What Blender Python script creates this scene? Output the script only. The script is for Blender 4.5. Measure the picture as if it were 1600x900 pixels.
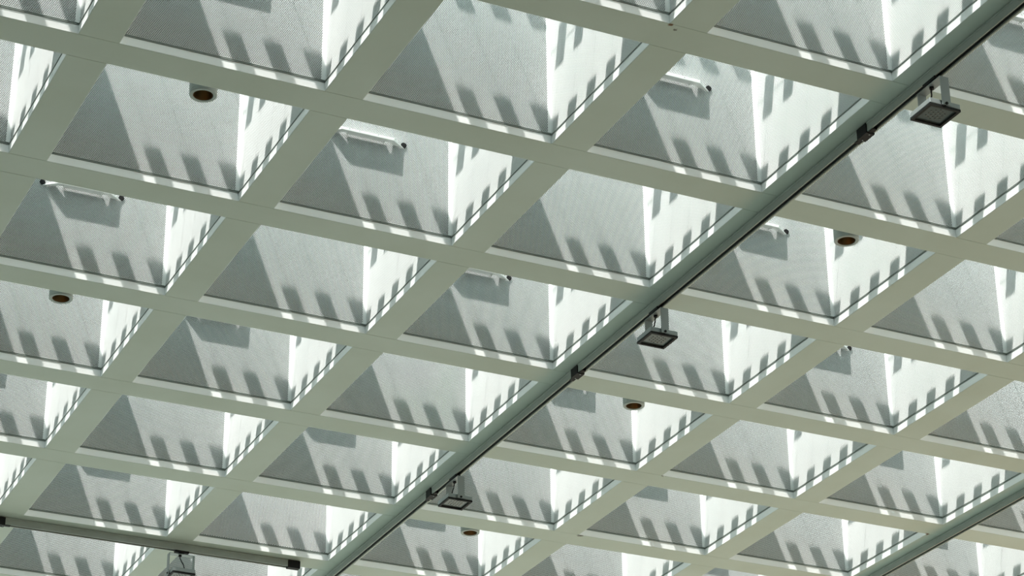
import bpy, bmesh, math
import numpy as np
from mathutils import Matrix, Vector

# ------------------------------------------------------------------ scene, camera, light
for o in list(bpy.data.objects): bpy.data.objects.remove(o)
sc = bpy.context.scene
COL = sc.collection
ZC = 9.03                       # height of the underside of the beams above the floor
S = 1.5                         # grid pitch
OP = 1.26                       # clear opening of a coffer
HT = 1.575                      # height of the skylight above the beam undersides

cd = bpy.data.cameras.new('camera'); cam = bpy.data.objects.new('camera', cd); COL.objects.link(cam)
R = [[0.90206458, -0.43149404, -0.00961196], [0.18441088, 0.40546623, -0.89531545], [0.39022061, 0.80585981, 0.44532892]]
CAM = Vector((-4.3745, -11.5466, ZC - 7.43023))
FPX = 3781.84
rx, dn, fw = Vector(R[0]), Vector(R[1]), Vector(R[2])
m = Matrix.Identity(4)
for k in range(3):
    m[k][0] = rx[k]; m[k][1] = -dn[k]; m[k][2] = -fw[k]; m[k][3] = CAM[k]
cam.matrix_world = m
cd.sensor_width = 36; cd.lens = FPX / 1600 * 36; cd.clip_end = 500
sc.camera = cam

SUN_DIR = Vector((.405, .242, -1)).normalized()
SUN_STRENGTH = 11.6
SKY_STRENGTH = 3.2
sl = bpy.data.lights.new('sun', 'SUN'); sl.energy = SUN_STRENGTH; sl.angle = math.radians(.65); sl.color = (1.0, .955, .92)
so = bpy.data.objects.new('sun', sl); COL.objects.link(so)
so.rotation_euler = SUN_DIR.to_track_quat('-Z', 'Y').to_euler(); so.location = (0, 0, 40)
w = bpy.data.worlds.new('sky'); sc.world = w; w.use_nodes = True
bg = w.node_tree.nodes['Background']; bg.inputs[0].default_value = (.79, .98, .97, 1); bg.inputs[1].default_value = SKY_STRENGTH
vs = sc.view_settings
vs.view_transform = 'Standard'; vs.look = 'None'; vs.gamma = 1; vs.exposure = 0.0; vs.use_curve_mapping = False

def project(p):
    d = Vector(p) - CAM
    z = d.dot(fw)
    return (800 + FPX * d.dot(rx) / z, 450 + FPX * d.dot(dn) / z)

# ------------------------------------------------------------------ materials
def mat(name, col, rough=.5, metal=0, spec=.5, noise=None):
    mt = bpy.data.materials.new(name); mt.use_nodes = True
    nt = mt.node_tree; b = nt.nodes['Principled BSDF']
    b.inputs['Base Color'].default_value = (*col, 1); b.inputs['Roughness'].default_value = rough
    b.inputs['Metallic'].default_value = metal; b.inputs['Specular IOR Level'].default_value = spec
    if noise:
        scale, col2, lo, hi = noise
        tc = nt.nodes.new('ShaderNodeNewGeometry')
        n = nt.nodes.new('ShaderNodeTexNoise'); n.inputs['Scale'].default_value = scale; n.inputs['Detail'].default_value = 5
        rp = nt.nodes.new('ShaderNodeMapRange'); rp.inputs[1].default_value = lo; rp.inputs[2].default_value = hi
        mx = nt.nodes.new('ShaderNodeMix'); mx.data_type = 'RGBA'
        mx.inputs[6].default_value = (*col, 1); mx.inputs[7].default_value = (*col2, 1)
        nt.links.new(tc.outputs['Position'], n.inputs['Vector'])
        nt.links.new(n.outputs['Fac'], rp.inputs[0]); nt.links.new(rp.outputs[0], mx.inputs[0])
        nt.links.new(mx.outputs[2], b.inputs['Base Color'])
    return mt

M = {}
M['beam'] = mat('beam_paint', (.68, .745, .68), .55, spec=.3, noise=(1.6, (.62, .68, .60), .35, .75))
M['panel'] = mat('panel_paint', (.82, .84, .83), .5, spec=.3, noise=(2.2, (.77, .80, .79), .4, .8))
M['trim'] = mat('trim_paint', (.90, .92, .91), .45)
M['backing'] = mat('black_fleece', (.022, .026, .026), .95, spec=.1)
M['lamp'] = mat('lamp_white', (.86, .88, .85), .4)
M['gap'] = mat('gap_profile_grey', (.20, .23, .205), .6)
M['black'] = mat('black_plastic', (.008, .008, .008), .6, spec=.2)
M['bezel'] = mat('bezel_black', (.010, .011, .010), .6, spec=.2)
M['alu'] = mat('track_aluminium', (.33, .36, .325), .45, metal=.0, noise=(6, (.29, .32, .29), .4, .7))
M['silver'] = mat('silver_paint', (.29, .325, .325), .38, metal=.25)
M['lens'] = mat('lens_glass', (.085, .09, .082), .2, spec=.5)
M['led'] = mat('led_dot', (.17, .17, .155), .25)
M['down'] = mat('downlight_grey', (.42, .47, .45), .45, noise=(9, (.38, .43, .42), .4, .7))
M['amber'] = mat('amber_reflector', (.26, .17, .085), .28, metal=.75)
M['tile'] = mat('shade_tile', (.55, .58, .58), .6)
M['floor'] = mat('floor_stone', (.15, .162, .14), .7, noise=(.6, (.132, .143, .124), .35, .7))
M['warm_bounce'] = mat('warm_bounce_ground', (.28, .175, .10), .8, noise=(.8, (.25, .155, .09), .35, .7))
M['wall'] = mat('added_wall_grey', (.30, .32, .29), .8, noise=(.7, (.27, .29, .26), .35, .7))
M['slab'] = mat('slab_plaster', (.66, .69, .62), .7)
# clear glazing: mostly transparent, a little mirror
g = bpy.data.materials.new('roof_glass'); g.use_nodes = True; nt = g.node_tree; nt.nodes.clear()
out = nt.nodes.new('ShaderNodeOutputMaterial'); tr = nt.nodes.new('ShaderNodeBsdfTransparent'); gl = nt.nodes.new('ShaderNodeBsdfGlossy')
tr.inputs[0].default_value = (.96, .97, .965, 1); gl.inputs['Roughness'].default_value = .05
mx = nt.nodes.new('ShaderNodeMixShader'); mx.inputs[0].default_value = .05
nt.links.new(tr.outputs[0], mx.inputs[1]); nt.links.new(gl.outputs[0], mx.inputs[2]); nt.links.new(mx.outputs[0], out.inputs[0])
M['glass'] = g

# rust and flaked paint at a few beam corners (stains with their own place and shape)
def add_stains(mt, spots):
    nt = mt.node_tree; b = nt.nodes['Principled BSDF']
    src = b.inputs['Base Color'].links[0].from_socket
    geo = nt.nodes.new('ShaderNodeNewGeometry')
    nz = nt.nodes.new('ShaderNodeTexNoise'); nz.inputs['Scale'].default_value = 55; nz.inputs['Detail'].default_value = 4
    nt.links.new(geo.outputs['Position'], nz.inputs['Vector'])
    for p, rad, c in spots:
        d = nt.nodes.new('ShaderNodeVectorMath'); d.operation = 'DISTANCE'; d.inputs[1].default_value = p
        nt.links.new(geo.outputs['Position'], d.inputs[0])
        mr = nt.nodes.new('ShaderNodeMapRange'); mr.inputs[1].default_value = rad; mr.inputs[2].default_value = rad * .2
        nt.links.new(d.outputs['Value'], mr.inputs[0])
        mu = nt.nodes.new('ShaderNodeMath'); mu.operation = 'MULTIPLY'
        nt.links.new(mr.outputs[0], mu.inputs[0]); nt.links.new(nz.outputs['Fac'], mu.inputs[1])
        m2 = nt.nodes.new('ShaderNodeMapRange'); m2.inputs[1].default_value = .30; m2.inputs[2].default_value = .46
        nt.links.new(mu.outputs[0], m2.inputs[0])
        mm = nt.nodes.new('ShaderNodeMix'); mm.data_type = 'RGBA'; mm.inputs[7].default_value = (*c, 1)
        nt.links.new(m2.outputs[0], mm.inputs[0]); nt.links.new(src, mm.inputs[6]); src = mm.outputs[2]
    nt.links.new(src, b.inputs['Base Color'])
RUST, GRIME = (.20, .10, .045), (.16, .16, .13)
add_stains(M['beam'], [((1.51, -1.49, ZC), .035, RUST), ((1.56, -1.46, ZC), .028, GRIME), ((4.76, 4.49, ZC + .01), .06, GRIME),
                       ((4.76, 6.0, ZC + .01), .07, GRIME), ((7.5, 4.74, ZC), .05, RUST)])

# ------------------------------------------------------------------ mesh helpers
def link(name, me, parent=None, loc=(0, 0, 0), rz=0):
    o = bpy.data.objects.new(name, me); COL.objects.link(o); o.location = loc; o.rotation_euler = (0, 0, rz)
    if parent: o.parent = parent
    return o
def tag(o, label=None, cat=None, group=None, kind=None):
    if label: o['label'] = label
    if cat: o['category'] = cat
    if group: o['group'] = group
    if kind: o['kind'] = kind
    return o
def empty(name, loc, rz=0, parent=None):
    return link(name, None, parent, loc, rz)
class MB:
    def __init__(s): s.bm = bmesh.new()
    def box(s, x0, x1, y0, y1, z0, z1, bev=0):
        r = bmesh.ops.create_cube(s.bm, size=1)
        for v in r['verts']:
            v.co = Vector(((x0 + x1) / 2 + v.co.x * (x1 - x0), (y0 + y1) / 2 + v.co.y * (y1 - y0), (z0 + z1) / 2 + v.co.z * (z1 - z0)))
        if bev:
            es = list({e for v in r['verts'] for e in v.link_edges})
            bmesh.ops.bevel(s.bm, geom=es, offset=bev, segments=1, affect='EDGES', profile=.5)
        return s
    def prism(s, pts, z0, z1):                      # polygon in xy, extruded in z
        a = [s.bm.verts.new((x, y, z0)) for x, y in pts]; b = [s.bm.verts.new((x, y, z1)) for x, y in pts]
        n = len(pts)
        s.bm.faces.new(a[::-1]); s.bm.faces.new(b)
        for k in range(n): s.bm.faces.new((a[k], a[(k + 1) % n], b[(k + 1) % n], b[k]))
        return s
    def lathe(s, prof, n=40, cx=0, cy=0):           # closed profile list of (r, z)
        rings = []
        for r, z in prof:
            rings.append([s.bm.verts.new((cx + r * math.cos(2 * math.pi * k / n), cy + r * math.sin(2 * math.pi * k / n), z)) for k in range(n)])
        for a, b in zip(rings, rings[1:]):
            for k in range(n): s.bm.faces.new((a[k], a[(k + 1) % n], b[(k + 1) % n], b[k]))
        s._rings = rings
        return s
    def cap(s, which, flip=False):
        r = s._rings[which]; s.bm.faces.new(r[::-1] if flip else r); return s
    def tube(s, pts, r, n=8):
        pts = [Vector(p) for p in pts]; rings = []
        for k, p in enumerate(pts):
            t = (pts[min(k + 1, len(pts) - 1)] - pts[max(k - 1, 0)]).normalized()
            u = t.orthogonal().normalized() if k == 0 else (u - t * u.dot(t)).normalized()
            v = t.cross(u)
            rings.append([s.bm.verts.new(p + (u * math.cos(2 * math.pi * q / n) + v * math.sin(2 * math.pi * q / n)) * r) for q in range(n)])
        for a, b in zip(rings, rings[1:]):
            for q in range(n): s.bm.faces.new((a[q], a[(q + 1) % n], b[(q + 1) % n], b[q]))
        s.bm.faces.new(rings[0][::-1]); s.bm.faces.new(rings[-1])
        return s
    def cyl(s, p0, p1, r, n=16): return s.tube([p0, p1], r, n)
    def strip(s, sections):                          # loft of equal-length vertex loops
        rings = [[s.bm.verts.new(p) for p in sec] for sec in sections]
        n = len(rings[0])
        for a, b in zip(rings, rings[1:]):
            for q in range(n): s.bm.faces.new((a[q], a[(q + 1) % n], b[(q + 1) % n], b[q]))
        s.bm.faces.new(rings[0][::-1]); s.bm.faces.new(rings[-1])
        return s
    def mesh(s, name, mt, smooth=False):
        bmesh.ops.recalc_face_normals(s.bm, faces=s.bm.faces)
        me = bpy.data.meshes.new(name); s.bm.to_mesh(me); s.bm.free(); me.materials.append(M[mt])
        if smooth:
            for p in me.polygons: p.use_smooth = True
            me.set_sharp_from_angle(angle=math.radians(35))
        return me

# ------------------------------------------------------------------ extent of the grid
def opening(i, j): return [(i * S - OP, j * S - OP), (i * S, j * S - OP), (i * S, j * S), (i * S - OP, j * S)]
def seen_area(i, j):
    pts = [project((x, y, ZC)) for x, y in opening(i, j)]
    for ax, lim, sg in ((0, 0, 1), (0, 1600, -1), (1, 0, 1), (1, 900, -1)):
        outp = []
        for k in range(len(pts)):
            a, b = pts[k], pts[(k + 1) % len(pts)]
            ia, ib = (a[ax] - lim) * sg >= 0, (b[ax] - lim) * sg >= 0
            if ia: outp.append(a)
            if ia != ib:
                t = (lim - a[ax]) / (b[ax] - a[ax]); outp.append((a[0] + (b[0] - a[0]) * t, a[1] + (b[1] - a[1]) * t))
        pts = outp
        if not pts: return 0
    return abs(sum(pts[k][0] * pts[(k + 1) % len(pts)][1] - pts[(k + 1) % len(pts)][0] * pts[k][1] for k in range(len(pts)))) / 2
VIS = {(i, j) for i in range(-8, 14) for j in range(-8, 14) if seen_area(i, j) > 60}
RING = {(i + a, j + b) for i, j in VIS for a in (-1, 0, 1) for b in (-1, 0, 1)}
I0, I1 = min(i for i, j in RING), max(i for i, j in RING)
J0, J1 = min(j for i, j in RING), max(j for i, j in RING)
BW = S - OP
X0, X1 = (I0 - 1) * S, I1 * S + BW
Y0, Y1 = (J0 - 1) * S, J1 * S + BW

# ------------------------------------------------------------------ setting: floor, ceiling
fl = link('floor', MB().box(-60, 15, -60, 70, -.2, 0).mesh('floor', 'floor'))
tag(fl, 'pale stone floor of the hall below the ceiling', kind='structure')
pv = link('floor_bounce_ground', MB().box(15.02, 80, -60, 70, -.2, -.01).mesh('floor_bounce_ground', 'warm_bounce'))  # unseen ground added for its warm bounce light on the beam undersides
tag(pv, 'added warm-coloured ground beyond the hall, bouncing light onto the beams', kind='structure')
ceil = empty('ceiling', (X0, Y0, ZC)); tag(ceil, 'grey-green painted grid of ceiling beams around square skylight coffers', kind='structure')
def cpart(name, me, loc): return link(name, me, ceil, Vector(loc) - Vector((X0, Y0, ZC)))
RIM, REC = .058, .02
def beam_mesh(name, L, along):
    b = MB()
    def bx(c0, c1, z0, z1, bev=0):
        if along == 'x': b.box(0, L, c0, c1, z0, z1, bev)
        else: b.box(c0, c1, 0, L, z0, z1, bev)
    bx(0, BW, 0, RIM, .0025); bx(REC, BW - REC, RIM, HT)
    return b.mesh(name, 'beam')
mb = beam_mesh('main_beam', X1 - X0, 'x')
for j in range(J0 - 1, J1 + 1): cpart('main_beam', mb, (X0, j * S, ZC))
GAP = .0008
cb = beam_mesh('cross_beam', OP - 2 * GAP, 'y')
filler = MB().box(GAP, OP - GAP, GAP, OP - GAP, .05, .35).mesh('infill_panel', 'slab')
for i in range(I0 - 1, I1 + 1):
    for j in range(J0, J1 + 1):
        cpart('cross_beam', cb, (i * S, j * S - OP + GAP, ZC))
        if i >= I0 and (i, j) not in RING: cpart('infill_panel', filler, (i * S - OP, j * S - OP, ZC))
# unseen slabs added around the coffered field to block sun; right, far sides open
EXT = dict(l=12, r=4, n=16, f=4)
for nm, b in (('a', (X0 - EXT['l'], X0 - .01, Y0 - EXT['n'], Y1 + EXT['f'])), ('b', (X1 + .01, X1 + EXT['r'], Y0 - EXT['n'], Y1 + EXT['f'])),
              ('c', (X0, X1, Y0 - EXT['n'], Y0 - .01)), ('d', (X0, X1, Y1 + .01, Y1 + EXT['f']))):
    cpart('sun_block_slab', MB().box(0, b[1] - b[0], 0, b[3] - b[2], 0, .4).mesh('sun_block_slab', 'slab'), (b[0], b[2], ZC))

for nm, b, lb in (('added_wall_left', (X0 - EXT['l'] - .3, X0 - EXT['l'], Y0 - EXT['n'], Y1 + EXT['f']), 'added unseen grey wall on the left, blocking horizon light'),
                  ('added_wall_back', (X0 - EXT['l'], X1 + EXT['r'], Y0 - EXT['n'] - .3, Y0 - EXT['n']), 'added unseen grey wall behind the viewer, blocking horizon light')):
    o = link(nm, MB().box(b[0], b[1], b[2], b[3], 0, ZC + .4).mesh(nm, 'wall')); tag(o, lb, kind='structure')  # unseen walls added to keep horizon light off the track and beams

# ------------------------------------------------------------------ skylight coffers
PZ0, PH = .076, HT - .076 - .004
PIT, HOLE = .0110, .0094
def perforated(name, vertical=False, pit=PIT, hole=HOLE):
    Wd, Hh = OP - .004, PH
    a, b2 = (Wd, Hh) if not vertical else (Hh, Wd)
    rs = pit * math.sqrt(3) / 2
    nr, nc = int(b2 / rs) + 2, int(a / pit) + 2
    r, c = np.meshgrid(np.arange(nr), np.arange(nc), indexing='ij')
    cu = (c + .5 * (r % 2)) * pit; cv = r * rs
    keep = (cu < a + pit * .45) & (cv < b2 + pit * .45)
    cu, cv = cu[keep], cv[keep]; n = len(cu)
    ang = np.radians(30 + 60 * np.arange(6))
    R1 = pit / math.sqrt(3); r2 = hole / 2 * 1.05
    V = np.zeros((n, 18, 3), np.float32)
    for k in range(6):
        for q, rad, dep in ((0, R1, 0), (6, r2, 0), (12, r2, -.0045)):
            V[:, q + k, 0] = np.clip(cu + rad * math.cos(ang[k]), 0, a); V[:, q + k, 1] = np.clip(cv + rad * math.sin(ang[k]), 0, b2); V[:, q + k, 2] = dep
    F = []
    for k in range(6):
        l = (k + 1) % 6
        F += [(k, l, 6 + l, 6 + k), (6 + k, 6 + l, 12 + l, 12 + k)]
    F = (np.array(F)[None] + 18 * np.arange(n)[:, None, None]).reshape(-1)
    V = V.reshape(-1, 3)
    if vertical: V = V[:, [1, 0, 2]] * np.array([-1, 1, 1]) + np.array([Wd, 0, 0])
    # u -> x centred, v -> z, out of the wall -> -y
    P = np.stack([V[:, 0] - Wd / 2, -V[:, 2], V[:, 1]], 1).astype(np.float32)
    me = bpy.data.meshes.new(name); me.vertices.add(len(P)); me.vertices.foreach_set('co', P.reshape(-1))
    me.loops.add(len(F)); me.loops.foreach_set('vertex_index', F.astype(np.int32))
    nf = len(F) // 4; me.polygons.add(nf); me.polygons.foreach_set('loop_start', np.arange(nf, dtype=np.int32) * 4)
    me.update(calc_edges=True); me.materials.append(M['panel'])
    return me
P_H = perforated('perforated_panel')
P_B = perforated('perforated_panel_fine', hole=.0086)
P_V = perforated('perforated_panel_upright', vertical=True, pit=.0126, hole=.0100)
back_me = MB().box(-OP / 2 + .004, OP / 2 - .004, .006, .012, 0, PH).mesh('backing', 'backing')
T = .027
trim_me = MB().prism([(0, 0), (-T, 0), (-T, -.0025), (-.0035, -.0025), (-.0035, -.012), (0, -.012)], 0, PH).mesh('corner_trim', 'trim')
rim_me = MB().box(-OP / 2 + .0022, OP / 2 - .0022, -.002, -.0002, .0015, RIM - .001).mesh('rim_strip', 'trim')
gap_me = MB().box(-OP / 2 - .004, OP / 2 + .004, .006, .013, RIM + .001, PZ0 - .001).box(-OP / 2 + .0055, OP / 2 - .0055, -.0055, .0065, RIM + .0005, RIM + .0065).mesh('gap_profile', 'gap')
glass_me = MB().box(-OP / 2 - .03, OP / 2 + .03, -OP / 2 - .03, OP / 2 + .03, 0, .008).mesh('skylight_pane', 'glass')
TP, TW, WB = OP / 5, .118, .0012                  # opaque squares carried on hair-thin wires, one lattice
cs = [k for a in range(5) for k in ((a - 2) * TP - TW / 2, (a - 2) * TP - WB, (a - 2) * TP + WB, (a - 2) * TP + TW / 2)]
tiles = MB(); gv = {}
def tv(a, b):
    if (a, b) not in gv: gv[a, b] = tiles.bm.verts.new((cs[a], cs[b], 0))
    return gv[a, b]
for a in range(19):
    for b in range(19):
        sa, sb = a % 4 != 3, b % 4 != 3
        if (sa and sb) or (sa and a % 4 == 1) or (sb and b % 4 == 1):
            tiles.bm.faces.new((tv(a, b), tv(a + 1, b), tv(a + 1, b + 1), tv(a, b + 1)))
ex = bmesh.ops.extrude_face_region(tiles.bm, geom=list(tiles.bm.faces))
for v in ex['geom']:
    if isinstance(v, bmesh.types.BMVert): v.co.z += .005
tiles_me = tiles.mesh('shading_squares', 'tile')

ORD = ['zeroth', 'first', 'second', 'third', 'fourth', 'fifth', 'sixth', 'seventh', 'eighth', 'ninth', 'tenth', 'eleventh', 'twelfth']
ROWS = sorted({j for i, j in VIS})
def place(i, j):
    row = ROWS.index(j) + 1; num = sorted(a for a, b in VIS if b == j).index(i) + 1
    return f'{ORD[num]} from left in {ORD[row]} slanting row from top'
def coffer(i, j):
    c = empty('skylight_coffer', (i * S - OP / 2, j * S - OP / 2, ZC))
    if (i, j) in VIS: tag(c, f'white perforated skylight coffer, {place(i, j)}', 'skylight', 'skylight coffers in the beam grid')
    else: tag(c, 'outlying perforated skylight coffer beyond the picture edge', 'skylight', 'outlying skylight coffers')
    d = OP / 2 + .003
    for k in range(4):
        rz = -k * math.pi / 2                       # k=0: far wall along +y, k=1: wall at +x
        out_ = Vector((0, 1, 0)); out_.rotate(Matrix.Rotation(rz, 3, 'Z'))
        p = link('perforated_panel', P_V if (i, j) == (2, 5) and k == 0 else (P_H, P_B)[k % 2], c, out_ * d + Vector((0, 0, PZ0)), rz)
        link('backing', back_me, p)
        link('gap_profile', gap_me, c, out_ * (OP / 2), rz)
        link('rim_strip', rim_me, c, out_ * (OP / 2), rz)
        cr = Vector((OP / 2 + .0025, OP / 2 + .0025, PZ0)); cr.rotate(Matrix.Rotation(rz, 3, 'Z'))
        link('corner_trim', trim_me, c, cr, rz)
    link('skylight_pane', glass_me, c, (0, 0, HT + .001))
    link('shading_squares', tiles_me, c, (0, 0, HT + .010))
    return c
for i, j in sorted(RING, key=lambda q: (q[1], q[0])): coffer(i, j)

# ------------------------------------------------------------------ track rails
TW_, TH = .048, .066
def rail_mesh(L):                                   # along +x, top at z=0
    prof = [(.006, 0), (TW_, 0), (TW_, -TH), (TW_ - .008, -TH), (TW_ - .008, -TH + .028), (.009, -TH + .028), (.009, -TH), (0, -TH), (0, -.018), (-.0025, -.016), (-.0025, -.005), (.006, -.005)]
    b = MB(); b.strip([[(x, y, z) for y, z in prof] for x in (0, L)])
    return b.mesh('rail', 'alu')
def rail_groove(L): return MB().box(0, L, .0095, TW_ - .0085, -TH + .012, -TH + .0275).mesh('conductor_strip', 'black')
def coupler_mesh():
    b = MB(); b.box(-.052, .052, -.007, TW_ + .007, -TH - .010, -.006, .002)
    b.box(-.10, -.052, .008, TW_ - .008, -TH - .006, -TH + .012); b.box(.052, .10, .008, TW_ - .008, -TH - .006, -TH + .012)
    return b.mesh('coupler', 'black')
coup = coupler_mesh()
screwm = MB().lathe([(.005, 0), (.005, -.002), (.001, -.003)], 8).cap(-1).mesh('screw', 'silver')
def track(base, rz, L, couplers, label):
    t = empty('track_rail', base, rz); tag(t, label, 'light track', 'lighting tracks under the beams')
    link('rail', rail_mesh(L), t); link('conductor_strip', rail_groove(L), t)
    for x in couplers:
        o = link('coupler', coup, t, (x, 0, 0))
        for s in (-.038, .038): link('screw', screwm, o, (s, TW_ / 2, -TH - .010))
    return t
# direction B (world +y): local x -> +y, local y -> -x ; near face must be on -x side, so run it in -y
YT = 9.5
def b_track(xn, label, coup_y, y0, y1):             # near face at x = xn ; local x -> -y, local y -> +x
    return track((xn, y1, ZC), -math.pi / 2, y1 - y0, [y1 - y for y in coup_y], label)
b_track(3.118, 'long grey light track running diagonally through the middle of the ceiling', [-.985, 2.88, 5.54], Y0 + .3, Y1 - .3)
b_track(7.618, 'grey light track crossing the bottom right corner', [], Y0 + .3, Y1 - .3)
ta = track((-1.6, 7.597, ZC), 0, 2.69 + 1.6, [.06 + 1.6], 'short grey light track with black end cap at bottom left')
ec = MB().box(0, .115, -.006, TW_ + .006, -TH - .008, -.004, .003).mesh('end_cap', 'black')
link('end_cap', ec, ta, (2.66 + 1.6, 0, 0))

# ------------------------------------------------------------------ track spotlights
HZ0, HZ1 = -.235, -.185          # head, relative to the underside of the rail
def spotlight(loc, rz, label):                      # local x along the track
    t = empty('track_spotlight', loc, rz); tag(t, label, 'spotlight', 'square spotlights on the tracks')
    a = MB().box(-.062, .062, -.027, .020, -.016, .0035, .002).box(-.022, .022, -.016, .016, -.030, -.016, .002)
    link('adapter', a.mesh('adapter', 'black'), t)
    yk = MB().box(-.114, .114, -.030, .030, -.034, -.030)
    for s in (-1, 1): yk.box(s * .114 - .002, s * .114 + .002, -.030, .030, -.222, -.030)
    link('yoke', yk.mesh('yoke', 'silver'), t)
    for s in (-1, 1): link('pivot_knob', MB().cyl((s * .100, 0, -.21), (s * .121, 0, -.21), .009).mesh('pivot_knob', 'black'), t)
    h = MB(); hx, hy = .102, .106
    h.box(-hx, hx, -hy, hy, HZ0 + .016, HZ1, .003)
    hd = link('head', h.mesh('head', 'silver'), t)
    b = MB(); wv = .016
    b.box(-hx, hx, -hy, -hy + wv, HZ0, HZ0 + .0155); b.box(-hx, hx, hy - wv, hy, HZ0, HZ0 + .0155)
    b.box(-hx, -hx + wv, -hy + wv, hy - wv, HZ0, HZ0 + .0155); b.box(hx - wv, hx, -hy + wv, hy - wv, HZ0, HZ0 + .0155)
    link('bezel', b.mesh('bezel', 'bezel'), hd)
    link('lens', MB().box(-hx + wv, hx - wv, -hy + wv, hy - wv, HZ0 + .011, HZ0 + .0155).mesh('lens', 'lens'), hd)
    l = MB()
    for q in range(-2, 3):
        for p in range(-2, 3):
            if abs(q + p) > 2: continue
            x, y = .027 * (p + q / 2), .027 * q * .866
            l.lathe([(.0052, HZ0 + .0112), (.004, HZ0 + .0085), (.0012, HZ0 + .0078)], 8, x, y).cap(-1)
    link('led_cluster', l.mesh('led_cluster', 'led'), hd)
    pts = [(-.01, 0, -.034), (-.012, -.004, -.06), (.002, -.014, -.095), (.016, -.03, -.13), (.020, -.040, -.16), (.018, -.045, HZ1 - .002)]
    link('cable', MB().tube(pts, .0048).cyl((-.01, 0, -.034), (-.01, 0, -.046), .014).mesh('cable', 'black', True), t)
    return t
zt = ZC - TH - .004
XT = 3.118 + TW_ / 2
for y, lb in ((-1.69, 'silver square spotlight on the diagonal track near the top right'), (1.675, 'silver square spotlight hanging mid-way along the diagonal track'),
              (5.07, 'silver square spotlight low on the diagonal track, farthest down it')):
    spotlight((XT, y, zt), -math.pi / 2, lb)
spotlight((1.68, 7.597 + TW_ / 2, zt), 0, 'silver square spotlight cut by bottom edge below the short track')

# ------------------------------------------------------------------ shelf lamps on the far wall of every other coffer
LZ0, LZ1, LD = .674, .697, .052
def arm(s):                                          # tapered wing from the fascia end back to the wall
    secs = []
    for x, do, di in ((.1425, LD - .0062, .020), (.157, LD - .0062, .020), (.1882, LD, .0055), (.200, .0453, .0012), (.225, .0313, .0011), (.255, .0145, .0010), (.281, .0018, .0008)):
        t = max(0, (x - .188) / .093)
        zb, zt_ = LZ0 - .013 * t, LZ1 - .032 * t
        secs.append([(s * x, -do, zb), (s * x, -di, zb), (s * x, -di, zt_), (s * x, -do, zt_)])
    return MB().strip(secs).mesh('arm', 'lamp')
LAMP = dict(
    housing=MB().box(-.142, .142, -LD + .006, -.006, LZ0, LZ1 - .002, .002).mesh('housing', 'lamp'),
    fascia=MB().box(-.188, .188, -LD, -LD + .0058, LZ0, LZ1, .0012).mesh('fascia', 'lamp'),
    arm1=arm(1), arm2=arm(-1),
    clip=MB().box(-.007, .007, -.019, -.002, LZ0 - .006, LZ0 - .0002, .0015).box(-.005, .005, -.034, -.019, LZ0 - .003, LZ0 - .0002).mesh('clip', 'lamp'),
    hole_disc=MB().cyl((0, -.004, 0), (0, .0, 0), .020, 20).mesh('hole_disc', 'black'),  # black disc: the dark of the arm's hole is put into its colour
    screw=MB().cyl((0, -LD - .0012, LZ1 - .008), (0, -LD + .001, LZ1 - .008), .003, 8).mesh('screw', 'silver'))
def shelf_lamp(i, j):
    t = empty('wall_lamp', (i * S - OP / 2 - .006, j * S + .0005, ZC))
    if (i, j) in VIS: tag(t, f'white wall lamp in the coffer {place(i, j)}', 'lamp', 'white wall lamps in the coffers')
    else: tag(t, 'white wall lamp in an outlying coffer beyond the picture edge', 'lamp', 'outlying wall lamps')
    link('housing', LAMP['housing'], t); link('fascia', LAMP['fascia'], t)
    link('arm', LAMP['arm1'], t); link('arm', LAMP['arm2'], t)
    for s in (-1, 1):
        link('clip', LAMP['clip'], t, (s * .134, 0, 0))
        link('hole_disc', LAMP['hole_disc'], t, (s * .281, 0, LZ0 + .012))
    for x in (-.13, -.06, .075): link('screw', LAMP['screw'], t, (x, 0, 0))
for i, j in sorted(RING, key=lambda q: (q[1], q[0])):
    if (i + j) % 2 == 0: shelf_lamp(i, j)

# ------------------------------------------------------------------ cylindrical downlights on the near wall of some coffers
DR, DH = .083, .26
d_body = MB().lathe([(.058, .03), (.060, .002), (.062, 0), (DR - .003, 0), (DR, .003), (DR, .020), (DR - .0015, .022), (DR, .024), (DR, DH - .004), (DR - .004, DH)], 48).cap(-1).mesh('body', 'down', True)
d_refl = MB().lathe([(.0595, .004), (.056, .03), (.046, .06), (.030, .080), (.010, .085)], 40).cap(-1).mesh('reflector', 'amber', True)
d_brk = MB().box(-.03, .03, -.112, -DR + .004, .09, .21, .003).mesh('bracket', 'down')
DL = {(0, 1): 'grey cylinder downlight with dark mouth in the upper left', (0, 3): 'grey cylinder downlight at the left edge',
      (3, 1): 'grey cylinder downlight with amber mouth on the right, beside the diagonal track', (3, 3): 'grey cylinder downlight with amber mouth below the picture centre',
      (3, 5): 'grey cylinder downlight near the bottom, below the lowest diagonal-track spotlight'}
for (i, j), lb in DL.items():
    t = empty('cylinder_downlight', (i * S - .636, j * S - 1.150, ZC + .002)); tag(t, lb, 'downlight', 'cylinder downlights in the coffers')
    link('body', d_body, t); link('reflector', d_refl, t); link('bracket', d_brk, t)
